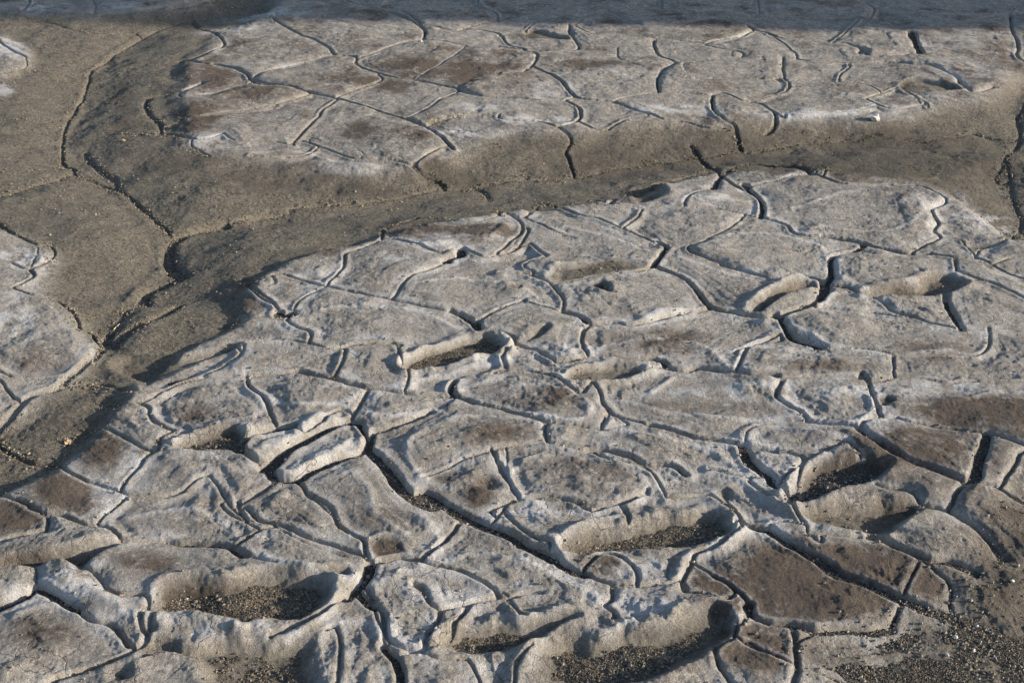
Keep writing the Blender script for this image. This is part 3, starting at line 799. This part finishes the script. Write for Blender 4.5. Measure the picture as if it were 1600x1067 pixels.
SALT = blob([(10,500,40,30,.6),(30,395,50,14,.6),(150,770,36,22,.9),(200,720,20,20,.9),(1200,610,160,12,.5),(1170,545,90,16,.4),(1500,610,100,14,.8),(1380,670,24,16,1),(1400,650,60,12,.7),(1250,195,70,5,.0),(1290,170,110,7,.9),(1540,330,50,22,.8),(1490,300,30,16,.7),(1200,820,40,14,.8),(950,850,34,12,.5),(990,875,50,16,.8),(1010,940,60,14,.9),(100,915,46,20,1),(330,985,46,10,1),(420,15,70,8,.7),(360,40,60,8,.6),(640,270,0.1,.1,0),(560,255,90,6,.6),(330,215,30,12,.9),(310,140,30,16,.7),(300,118,30,8,.8),(420,100,60,8,.4),(850,140,60,14,.5),(960,110,60,10,.6),(730,200,80,8,.7),(840,185,60,8,.7),(760,165,60,8,.4),(1050,165,60,8,.7),(650,990,30,24,.8),(820,800,60,10,.6),(700,370,70,10,.8),(620,400,40,12,.4),(480,430,40,12,.5),(1110,300,40,14,.6),(1230,270,60,6,.6),(1440,310,36,10,.7),(1280,930,200,30,.0),(1510,110,50,14,.7),(1480,65,50,12,.6),(1350,160,80,4,.5),(60,10,60,8,.5),(180,10,60,6,.5),(10,70,30,20,.8),(5,130,16,10,.8),(1210,740,50,14,.6),(1160,690,40,10,.5),(1370,1010,20,20,.4),(1150,950,60,30,.3),(900,545,60,10,.5),(690,930,50,14,.4),(740,560,40,10,.4),(1130,860,50,16,.7),(820,1030,60,14,.3),(20,940,60,16,.3)])
UP = sstep((Y - 3.9) / .3); nz = fbm(X, Y, 28, 4, 51, .65); nz2 = fbm(X, Y, 9, 3, 52)
edge = np.exp(-((Dcm - 1.6) / 1.6) ** 2)
salt = np.clip(1.15 * SALT * sstep((nz * 1.3 + nz2 * .7 + .5) * 1.2) + PL * (.18 * edge + .16) * (1 - .70 * UP) * (.75 + 1.5 * nz + .7 * nz2) + .35 * RW * PL, 0, 1)
salt *= (1 - .85 * PIT) * (1 - .9 * SK)
damp_shade = np.clip((DAMP_SHADE * 1.05 + PL * ((.15 + .14 * UP) * (.45 + .55 * sstep((Dcm - 1.0) / 3)) * (nz2 * 2.2 + .45 + .2 * UP))) * (1 + .9 * nz) + .12 * tone[LAB] * PL * (.4 + .6 * sstep(Dcm / 1.5)), 0, 1)
damp_shade = np.clip(damp_shade + .38 * PIT * (.6 + nz2), 0, 1)
damp_shade *= (1 - .8 * edge * PL * sstep(1.5 - Dcm))
tanm = np.clip((1 - PL) * 1.05 + .75 * PIT + SK + .25 * nz * (1 - PL), 0, 1)
cream = np.clip(sstep(1 - Dcm / .8) * (.65 + .35 * PL) + PW * .9 + .4 * RW * PL, 0, 1) * (1 - .6 * DAMP_SHADE) * (.85 + .5 * nz) * (.25 + .75 * sstep(nz2 * 1.8 + .75))
MASK = np.stack([salt, damp_shade, tanm, np.clip(cream, 0, 1)], -1).astype(np.float32)

# ---------------------------------------------------------------- materials
def new_mat(name):
    m = bpy.data.materials.new(name); m.use_nodes = True; n = m.node_tree; n.nodes.clear()
    o = n.nodes.new('ShaderNodeOutputMaterial'); b = n.nodes.new('ShaderNodeBsdfPrincipled'); n.links.new(b.outputs[0], o.inputs[0])
    b.inputs['Roughness'].default_value = .9; b.inputs['Specular IOR Level'].default_value = .25
    return m, n, b
def N(n, t, **k):
    x = n.nodes.new(t)
    for a, v in k.items(): setattr(x, a, v)
    return x
def noise(n, pos, sc, det=4, rough=.6, dist=0):
    x = N(n, 'ShaderNodeTexNoise'); x.inputs['Scale'].default_value = sc; x.inputs['Detail'].default_value = det; x.inputs['Roughness'].default_value = rough; x.inputs['Distortion'].default_value = dist
    n.links.new(pos, x.inputs['Vector']); return x.outputs['Fac']
def rng_(n, s, a, b, c=0, d=1):
    x = N(n, 'ShaderNodeMapRange'); x.clamp = True
    for i, v in zip((1, 2, 3, 4), (a, b, c, d)): x.inputs[i].default_value = v
    n.links.new(s, x.inputs[0]); return x.outputs[0]
def mix(n, f, a, b, mode='MIX'):
    x = N(n, 'ShaderNodeMix', data_type='RGBA', blend_type=mode); x.clamp_factor = True
    for s, i in ((f, 0), (a, 6), (b, 7)):
        if isinstance(s, (tuple, float, int)): x.inputs[i].default_value = s if not isinstance(s, tuple) else (*s, 1)
        else: n.links.new(s, x.inputs[i])
    return x.outputs[2]
def mth(n, op, a, b=None):
    x = N(n, 'ShaderNodeMath', operation=op)
    for s, i in ((a, 0), (b, 1)):
        if s is None: continue
        if isinstance(s, (float, int)): x.inputs[i].default_value = s
        else: n.links.new(s, x.inputs[i])
    return x.outputs[0]
def bump(n, h, st, dist, prev=None):
    x = N(n, 'ShaderNodeBump'); x.inputs['Strength'].default_value = st; x.inputs['Distance'].default_value = dist
    n.links.new(h, x.inputs['Height'])
    if prev is not None: n.links.new(prev, x.inputs['Normal'])
    return x.outputs[0]
def mud_material():
    m, n, b = new_mat('dried_mud')
    g = N(n, 'ShaderNodeNewGeometry').outputs['Position']
    at = N(n, 'ShaderNodeAttribute', attribute_name='mask'); sp = N(n, 'ShaderNodeSeparateColor'); n.links.new(at.outputs['Color'], sp.inputs[0])
    salt, damp_shade, tan, cream = sp.outputs[0], sp.outputs[1], sp.outputs[2], at.outputs['Alpha']
    n1 = noise(n, g, 24, 6, .68, .4); n2 = noise(n, g, 130, 5, .7); n3 = noise(n, g, 330, 4, .85); n4 = noise(n, g, 60, 5, .7, .8)
    c = mix(n, rng_(n, n1, .36, .64), (.215, .204, .188), (.355, .340, .315))
    c = mix(n, rng_(n, n2, .50, .64, 0, .65), c, (.125, .105, .088))
    c = mix(n, rng_(n, n4, .54, .64, 0, .5), c, (.17, .145, .118)); c = mix(n, rng_(n, n4, .46, .36, 0, .7), c, (.50, .48, .45))
    tc = mix(n, rng_(n, n1, .35, .65), (.180, .163, .132), (.305, .278, .228))
    tc = mix(n, rng_(n, n4, .50, .62, 0, .45), tc, (.105, .097, .085)); tc = mix(n, rng_(n, n2, .52, .60, 0, .75), tc, (.055, .049, .042)); tc = mix(n, rng_(n, n2, .44, .38, 0, .6), tc, (.40, .36, .29)); tc = mix(n, rng_(n, n3, .50, .66, 0, .7), tc, (.055, .049, .042))
    tc = mix(n, rng_(n, n3, .44, .32, 0, .6), tc, (.36, .325, .262))
    c = mix(n, tan, c, tc)
    c = mix(n, mth(n, 'MULTIPLY', cream, .85), c, mix(n, n2, (.33, .295, .235), (.50, .455, .37)))
    sf = mth(n, 'MULTIPLY', rng_(n, mth(n, 'ADD', salt, mth(n, 'MULTIPLY', mth(n, 'SUBTRACT', n4, .5), 1.1)), .10, .60), .9)
    c = mix(n, sf, c, mix(n, n2, (.40, .405, .415), (.64, .645, .655)))
    df = rng_(n, mth(n, 'ADD', damp_shade, mth(n, 'MULTIPLY', mth(n, 'SUBTRACT', n4, .5), .9)), .14, .72, 0, .93)
    c = mix(n, df, c, mix(n, tan, mix(n, n2, (.050, .037, .029), (.130, .103, .083)), mix(n, rng_(n, n2, .35, .65), (.055, .050, .042), (.175, .158, .130))))
    n.links.new(c, b.inputs['Base Color'])
    h = mth(n, 'ADD', mth(n, 'MULTIPLY', n2, mth(n, 'ADD', .6, mth(n, 'MULTIPLY', tan, .6))), mth(n, 'MULTIPLY', n3, mth(n, 'ADD', .45, mth(n, 'MULTIPLY', tan, .5))))
    c = mix(n, 1.0, c, mix(n, rng_(n, n3, .3, .7), (.58, .58, .59), (1.40, 1.39, 1.37)), 'MULTIPLY')
    vo = N(n, 'ShaderNodeTexVoronoi', feature='DISTANCE_TO_EDGE'); vo.inputs['Scale'].default_value = 13
    wp = N(n, 'ShaderNodeVectorMath', operation='ADD'); wc = N(n, 'ShaderNodeTexNoise'); wc.inputs['Scale'].default_value = 40; n.links.new(g, wc.inputs['Vector'])
    ws = N(n, 'ShaderNodeVectorMath', operation='SCALE'); ws.inputs['Scale'].default_value = .035; n.links.new(wc.outputs['Color'], ws.inputs[0]); n.links.new(g, wp.inputs[0]); n.links.new(ws.outputs[0], wp.inputs[1]); n.links.new(wp.outputs[0], vo.inputs['Vector'])
    hair = mth(n, 'MULTIPLY', rng_(n, vo.outputs['Distance'], 0, .018, 1, 0), mth(n, 'MULTIPLY', rng_(n, noise(n, g, 3.5, 3), .50, .58), mth(n, 'SUBTRACT', 1, mth(n, 'MULTIPLY', tan, .7))))
    c = mix(n, mth(n, 'MULTIPLY', hair, .4), c, (.07, .06, .05)); n.links.new(c, b.inputs['Base Color'])
    bp = bump(n, mth(n, 'SUBTRACT', h, mth(n, 'MULTIPLY', hair, .35)), 1.0, .011, None)
    n.links.new(bp, b.inputs['Normal'])
    return m
def gravel_bed_material():
    m, n, b = new_mat('gravel_bed')
    g = N(n, 'ShaderNodeNewGeometry').outputs['Position']
    at = N(n, 'ShaderNodeAttribute', attribute_name='mask'); sp = N(n, 'ShaderNodeSeparateColor'); n.links.new(at.outputs['Color'], sp.inputs[0])
    vo = N(n, 'ShaderNodeTexVoronoi'); vo.inputs['Scale'].default_value = 330; n.links.new(g, vo.inputs['Vector'])
    vs_ = N(n, 'ShaderNodeSeparateColor'); n.links.new(vo.outputs['Color'], vs_.inputs[0])
    n1 = noise(n, g, 30, 5, .7); n2 = noise(n, g, 200, 4, .7)
    dk = mix(n, rng_(n, vs_.outputs[0], .3, 1), (.035, .032, .030), (.12, .11, .098)); dk = mix(n, rng_(n, vs_.outputs[1], .88, .95), dk, (.30, .27, .22))
    tn = mix(n, rng_(n, vs_.outputs[0], .2, 1), (.085, .069, .049), (.235, .195, .142)); tn = mix(n, rng_(n, vs_.outputs[1], .9, .96), tn, (.38, .34, .27))
    c = mix(n, rng_(n, mth(n, 'ADD', sp.outputs[2], mth(n, 'MULTIPLY', mth(n, 'SUBTRACT', n1, .5), 1.2)), .2, .95), dk, tn)
    n.links.new(c, b.inputs['Base Color'])
    bp = bump(n, mth(n, 'SUBTRACT', 1.0, vo.outputs['Distance']), .9, .002); bp = bump(n, n2, .7, .003, bp)
    n.links.new(bp, b.inputs['Normal'])
    return m
def grain_material():
    m, n, b = new_mat('gravel_grain')
    at = N(n, 'ShaderNodeAttribute', attribute_name='grain'); n.links.new(at.outputs['Color'], b.inputs['Base Color']); b.inputs['Roughness'].default_value = .75
    return m
def plain(name, a, c2, sc=300, rough=.8):
    m, n, b = new_mat(name); g = N(n, 'ShaderNodeNewGeometry').outputs['Position']
    f = noise(n, g, sc, 4, .6); n.links.new(mix(n, f, a, c2), b.inputs['Base Color']); b.inputs['Roughness'].default_value = rough
    n.links.new(bump(n, f, .5, .001), b.inputs['Normal']); return m
MUD, BED, GRAIN = mud_material(), gravel_bed_material(), grain_material()

# ---------------------------------------------------------------- mesh building
def mesh_from(name, co, quads, mask=None, mat=None, attr='mask', n=4):
    me = bpy.data.meshes.new(name)
    me.vertices.add(len(co)); me.vertices.foreach_set('co', np.ascontiguousarray(co, np.float32).ravel())
    me.loops.add(quads.size); me.loops.foreach_set('vertex_index', np.ascontiguousarray(quads, np.int32).ravel())
    me.polygons.add(len(quads)); me.polygons.foreach_set('loop_start', np.arange(0, quads.size, n, dtype=np.int32))
    me.update(calc_edges=True)
    me.polygons.foreach_set('use_smooth', np.ones(len(quads), bool))
    if mask is not None:
        a = me.attributes.new(attr, 'FLOAT_COLOR', 'POINT'); a.data.foreach_set('color', np.ascontiguousarray(mask, np.float32).ravel())
    me.materials.append(mat); return me
def link(name, me, parent=None, loc=(0, 0, 0), **props):
    o = bpy.data.objects.new(name, me); col.objects.link(o); o.location = loc
    if parent is not None: o.parent = parent
    for k, v in props.items(): o[k] = v
    return o
# ground: one sheet from beside the viewer out to the horizon, gravelly below the plates
ii = np.unique(np.concatenate([np.arange(0, iv0, 1), np.arange(iv0, iv1, 2), [iv1], np.arange(iv1 + 1, NV)])); jj = np.unique(np.concatenate([np.arange(0, ju0), np.arange(ju0, ju1, 2), [ju1], np.arange(ju1 + 1, NU)]))
gi, gj = np.meshgrid(ii, jj, indexing='ij')
rim_v = (gi == iv0) | (gi == iv1) | (gj == ju0) | (gj == ju1)
zc = np.where(core[gi, gj] & ~rim_v, Hb[gi, gj], Hp[gi, gj])
co = np.stack([X[gi, gj], Y[gi, gj], zc], -1).reshape(-1, 3)
mk = MASK[gi, gj].copy(); mk[..., 2] = np.where(core[gi, gj], np.clip(np.maximum.reduce([GRV[gi, gj] * 1.1, SK[gi, gj] * .8, (1 - PL[gi, gj]) * .9]), 0, 1), mk[..., 2]); mk = mk.reshape(-1, 4)
nj = len(jj); base = (np.arange(len(ii) - 1)[:, None] * nj + np.arange(nj - 1)[None, :]).ravel()
quads = np.stack([base, base + nj, base + nj + 1, base + 1], -1)
qc = core[gi[:-1, :-1], gj[:-1, :-1]] & core[gi[1:, 1:], gj[1:, 1:]]
gm = mesh_from('ground', co, quads, mk, BED); gm.materials.append(MUD)
gm.polygons.foreach_set('material_index', np.where(qc.ravel(), 0, 1).astype(np.int32))
ground = link('ground', gm, kind='structure', label='dried cracked mud flat with gravel in its cracks and footprints')

# every plate between the cracks: one piece, its edges running down below the gravel
ALL = np.stack([X, Y, Hp], -1).reshape(-1, 3); MK = MASK.reshape(-1, 4)
I, J = np.meshgrid(np.arange(iv0, iv1), np.arange(ju0, ju1), indexing='ij')
idx = (I * NU + J).ravel(); q4 = np.stack([idx, idx + NU, idx + NU + 1, idx + 1], -1)
ql = LAB.ravel()[idx]; dz = (Hp - Hb).ravel()
vis = np.maximum.reduce([dz[q4[:, k]] for k in range(4)]) > -.004
q4 = q4[vis]; ql = ql[vis]
order = np.argsort(ql, kind='stable'); q4 = q4[order]; ql = ql[order]
bounds = np.searchsorted(ql, np.arange(1, NL + 2)); made = 0
for L in range(1, NL + 1):
    q = q4[bounds[L - 1]:bounds[L]]
    if len(q) < 60: continue
    vu, iv = np.unique(q.ravel(), return_inverse=True); c = ALL[vu].astype(np.float64); o0 = c.mean(0)
    me = mesh_from('mud_plate', c - o0, iv.reshape(-1, 4), MK[vu], MUD)
    link('mud_plate', me, ground, tuple(o0)); made += 1
print('plates built', made, 'quads', len(q4), 'ground', len(quads))

# ---------------------------------------------------------------- gravel grains lying in cracks, hollows and washed-out parts
TOP = np.where(core, np.maximum(Hp, Hb), Hp)
def grains(count, weight, s0, s1, name, palette, seed):
    r = np.random.default_rng(seed)
    wgt = weight[sub] * (ROWDY[iv0:iv1 + 1, None] * (Y[sub] / FPX)); wgt = wgt / np.maximum(Y[sub], 1) ** 1.6
    p = wgt.ravel() / wgt.sum(); k = r.choice(p.size, count, p=p)
    i = k // wgt.shape[1] + iv0; j = k % wgt.shape[1] + ju0
    jit = (r.random((count, 2)) - .5) * 2
    x = X[i, j] + jit[:, 0] * .002; y = Y[i, j] + jit[:, 1] * ROWDY[i] * .8
    s = s0 + (s1 - s0) * r.random(count) ** 2.2; z = TOP[i, j] + s * .25
    oct_ = np.array([[1, 0, 0], [0, 1, 0], [-1, 0, 0], [0, -1, 0], [0, 0, .8], [0, 0, -.8]])
    v = oct_[None] * s[:, None, None] * .5 * r.uniform(.65, 1.3, (count, 6, 1))
    an = r.random(count) * 6.28; ca, sa = np.cos(an)[:, None], np.sin(an)[:, None]
    v = np.stack([v[..., 0] * ca - v[..., 1] * sa + .3 * v[..., 2], v[..., 0] * sa + v[..., 1] * ca, v[..., 2]], -1) + np.stack([x, y, z], -1)[:, None]
    t = np.array([[0, 1, 4], [1, 2, 4], [2, 3, 4], [3, 0, 4], [1, 0, 5], [2, 1, 5], [3, 2, 5], [0, 3, 5]])
    f = (t[None] + (np.arange(count) * 6)[:, None, None]).reshape(-1, 3)
    pal = np.array(palette); c = pal[r.choice(len(pal), count)] * r.uniform(.7, 1.3, (count, 1)); c = np.concatenate([c, np.ones((count, 1))], 1)
    me = mesh_from(name, v.reshape(-1, 3), f, np.repeat(c, 6, 0), GRAIN, 'grain', 3)
    me.polygons.foreach_set('use_smooth', np.zeros(len(f), bool))
    return link(name, me, ground, kind='stuff')
dk = [(.05,.047,.045)] * 5 + [(.085,.08,.073)] * 4 + [(.12,.11,.094)] * 2 + [(.24,.22,.185)]
tnp = [(.075,.062,.048)] * 4 + [(.12,.10,.074)] * 4 + [(.17,.145,.11)] * 2 + [(.27,.24,.19), (.04,.036,.032)]
ex = exposed.astype(np.float32)
grains(26000, ex * (1 - np.clip(np.maximum(GRV, SK), 0, .9)), .0016, .0042, 'dark_gravel', dk, 3)
grains(24000, ex * np.clip(GRV + SK * 1.0, 0, 1) + .03 * (1 - PL) * core, .0016, .0040, 'brown_gravel', tnp, 4)
grains(7000, core * (.05 + ex * .8 + np.exp(-(Dcm / .8) ** 2) * .6 + PIT * .9 + (1 - PL) * .22 + SK * 1.5) * sstep(nz2 * 1.5 + .5), .0022, .0085, 'mud_crumbs', [(.17,.15,.12)] * 4 + [(.24,.215,.18), (.12,.105,.085), (.14,.12,.095), (.30,.28,.25)], 5)
near_line = (1 - PL) * np.exp(-(RC / .014) ** 2) * core
grains(9000, near_line * sstep(nz * 2 + .6), .0025, .008, 'channel_rubble', [(.20,.17,.125)] * 3 + [(.27,.235,.18), (.13,.11,.085), (.09,.08,.065)], 6)

# ---------------------------------------------------------------- single things lying on the ground
PU = None
def screen(u, v):
    """ground point (with its height) seen at a photo position"""
    global PU
    if PU is None:
        dz = TOP[sub] - CAM_H; fw = Y[sub] * CP - dz * SP
        PU = (800 + FPX * X[sub] / fw, 533.5 + FPX * (-(Y[sub] * SP + dz * CP)) / fw)
    d = (PU[0] - u) ** 2 + (PU[1] - v) ** 2; c = np.argwhere(d < max(d.min() + 1.5, 2.0)); k = c[np.argmin(Y[sub][c[:, 0], c[:, 1]])]
    return float(X[sub][k[0], k[1]]), float(Y[sub][k[0], k[1]]), float(TOP[sub][k[0], k[1]])
def stone_mesh(name, sx, sy, sz, mat, seed, sub_=2, rough=.25):
    import bmesh
    bm = bmesh.new(); bmesh.ops.create_icosphere(bm, subdivisions=sub_, radius=1.0); r = random.Random(seed); ph = [r.uniform(0, 6) for _ in range(6)]
    for v in bm.verts:
        c = v.co; k = 1 + rough * (math.sin(c.x * 2.3 + ph[0]) * math.sin(c.y * 2.7 + ph[1]) + .6 * math.sin(c.z * 4.1 + c.x * 3.3 + ph[2]) + .3 * r.uniform(-1, 1))
        v.co = Vector((c.x * k * sx, c.y * k * sy, max(c.z * k, -.55) * sz))
    me = bpy.data.meshes.new(name); bm.to_mesh(me); bm.free(); me.materials.append(mat)
    return me
M_white = plain('pale_stone', (.40, .385, .36), (.60, .585, .55)); M_tan = plain('tan_stone', (.34, .24, .13), (.50, .39, .25)); M_grey = plain('grey_stone', (.10, .095, .09), (.19, .175, .16))
M_red = plain('reddish_stone', (.30, .13, .08), (.45, .24, .16)); M_straw = plain('straw', (.50, .42, .26), (.74, .66, .46)); M_wood = plain('shadow_pile_wood', (.10, .085, .07), (.22, .19, .15), 20)
def stone(name, u, v, size, mat, label, cat='pebble', flat=.7, seed=1, group=None, rough=.25):
    x, y, z = screen(u, v); s = size / 2
    o = link(name, stone_mesh(name, s, s * random.uniform(.7, .95), s * flat, mat, seed, rough=rough), None, (x, y, z + s * flat * .35), label=label, category=cat)
    o.rotation_euler = (0, 0, random.uniform(0, 6)); 
    if group: o['group'] = group
    return o
stone('mud_clod', 1368, 187, .032, M_white, 'white salty crumb of mud standing on the dark slope below the upper plates', 'clod', .95, 3, rough=.4)
stone('mud_clod', 106, 692, .014, M_tan, 'small ochre crumb in the shade on the slope at the left edge', 'clod', .8, 4, rough=.4)
stone('pebble', 204, 612, .007, M_red, 'tiny peach pebble caught in the hairline crack on the left slope', seed=5)
stone('pebble', 193, 220, .014, M_tan, 'peach coloured pebble on the bare mud at upper left beside the dark hollow', seed=6)
stone('pebble', 658, 65, .018, M_white, 'white pebble at the corner of the crack between the top plates', seed=7)
stone('pebble', 1033, 377, .011, M_grey, 'rounded grey pebble stuck in the gravelly junction of cracks near the centre', seed=8)
stone('pebble', 418, 842, .005, M_tan, 'tiny yellow pebble on the rim of the double crack at lower left', seed=9)
stone('pebble', 1164, 974, .006, M_tan, 'small orange pebble in the gap right of the lowest big footprint', seed=10)
stone('pebble', 190, 929, .006, M_red, 'reddish chip in the thin crack between two plates at lower left', seed=11)
stone('pebble', 1582, 907, .007, M_white, 'white pebble on the sand at the right edge, highest of the loose ones there', seed=12)
stone('pebble', 1493, 995, .009, M_white, 'white flat pebble on the gravel near the end of the long dark crack', seed=13)
stone('pebble', 1527, 978, .007, M_white, 'white pebble beside the small dark hollow in the lower right sand', seed=14)
stone('pebble', 1521, 1017, .008, M_white, 'pale grey pebble on the dark gravel near the lower right corner', seed=15)
stone('pebble', 1481, 1023, .008, M_white, 'white pebble on the gravel, leftmost of those in the lower right corner', seed=16)
stone('pebble', 1512, 1006, .005, M_tan, 'tiny tan pebble between the white ones at lower right', seed=17)

# straw: a thin bent stem lying in the channel
x0, y0, z0 = screen(173, 524); x1, y1, z1 = screen(187, 507)
pts = [Vector((x0 + (x1 - x0) * t, y0 + (y1 - y0) * t, z0 + (z1 - z0) * t + .0035 + .003 * math.sin(t * 3.1))) - Vector((x0, y0, z0)) for t in [k / 8 for k in range(9)]]
vv, ff = [], []
dr = (pts[-1] - pts[0]).normalized(); sd = dr.cross(Vector((0, 0, 1))).normalized(); up = sd.cross(dr)
for k, p in enumerate(pts):
    rad = .0014 * (1 - .55 * k / 8)
    for a in range(7): vv.append(p + (sd * math.cos(a * 6.283 / 7) + up * math.sin(a * 6.283 / 7)) * rad)
for k in range(8):
    for a in range(7): ff.append((k * 7 + a, k * 7 + (a + 1) % 7, (k + 1) * 7 + (a + 1) % 7, (k + 1) * 7 + a))
ff += [tuple(range(6, -1, -1)), tuple(range(56, 63))]
me = bpy.data.meshes.new('straw'); me.from_pydata([tuple(v) for v in vv], [], ff); me.materials.append(M_straw)
for p in me.polygons: p.use_smooth = True
link('straw', me, None, (x0, y0, z0), label='short pale straw lying in the sandy channel at left', category='straw')

PILE_X = 7.5; PILE_Y = 5.87
# unseen leaning pile, added beyond the right edge to shadow the far ground
import bmesh
bm = bmesh.new(); bmesh.ops.create_cone(bm, cap_ends=True, segments=20, radius1=.34, radius2=.27, depth=4.8)
bmesh.ops.subdivide_edges(bm, edges=[e for e in bm.edges if abs(e.verts[0].co.z - e.verts[1].co.z) > 1], cuts=8)
for v in bm.verts: v.co.x += .012 * math.sin(v.co.z * 3); v.co += Vector((v.co.x, v.co.y, 0)) * random.uniform(-.13, .13)
me = bpy.data.meshes.new('shadow_pile'); bm.to_mesh(me); bm.free(); me.materials.append(M_wood)
pile = link('shadow_pile', me, None, (PILE_X, PILE_Y - .423 * 1.8, 1.8), label='unseen leaning pile added to cast the shadow band on the far ground', category='post')
pile.rotation_euler = (math.atan(.423), 0, 0)
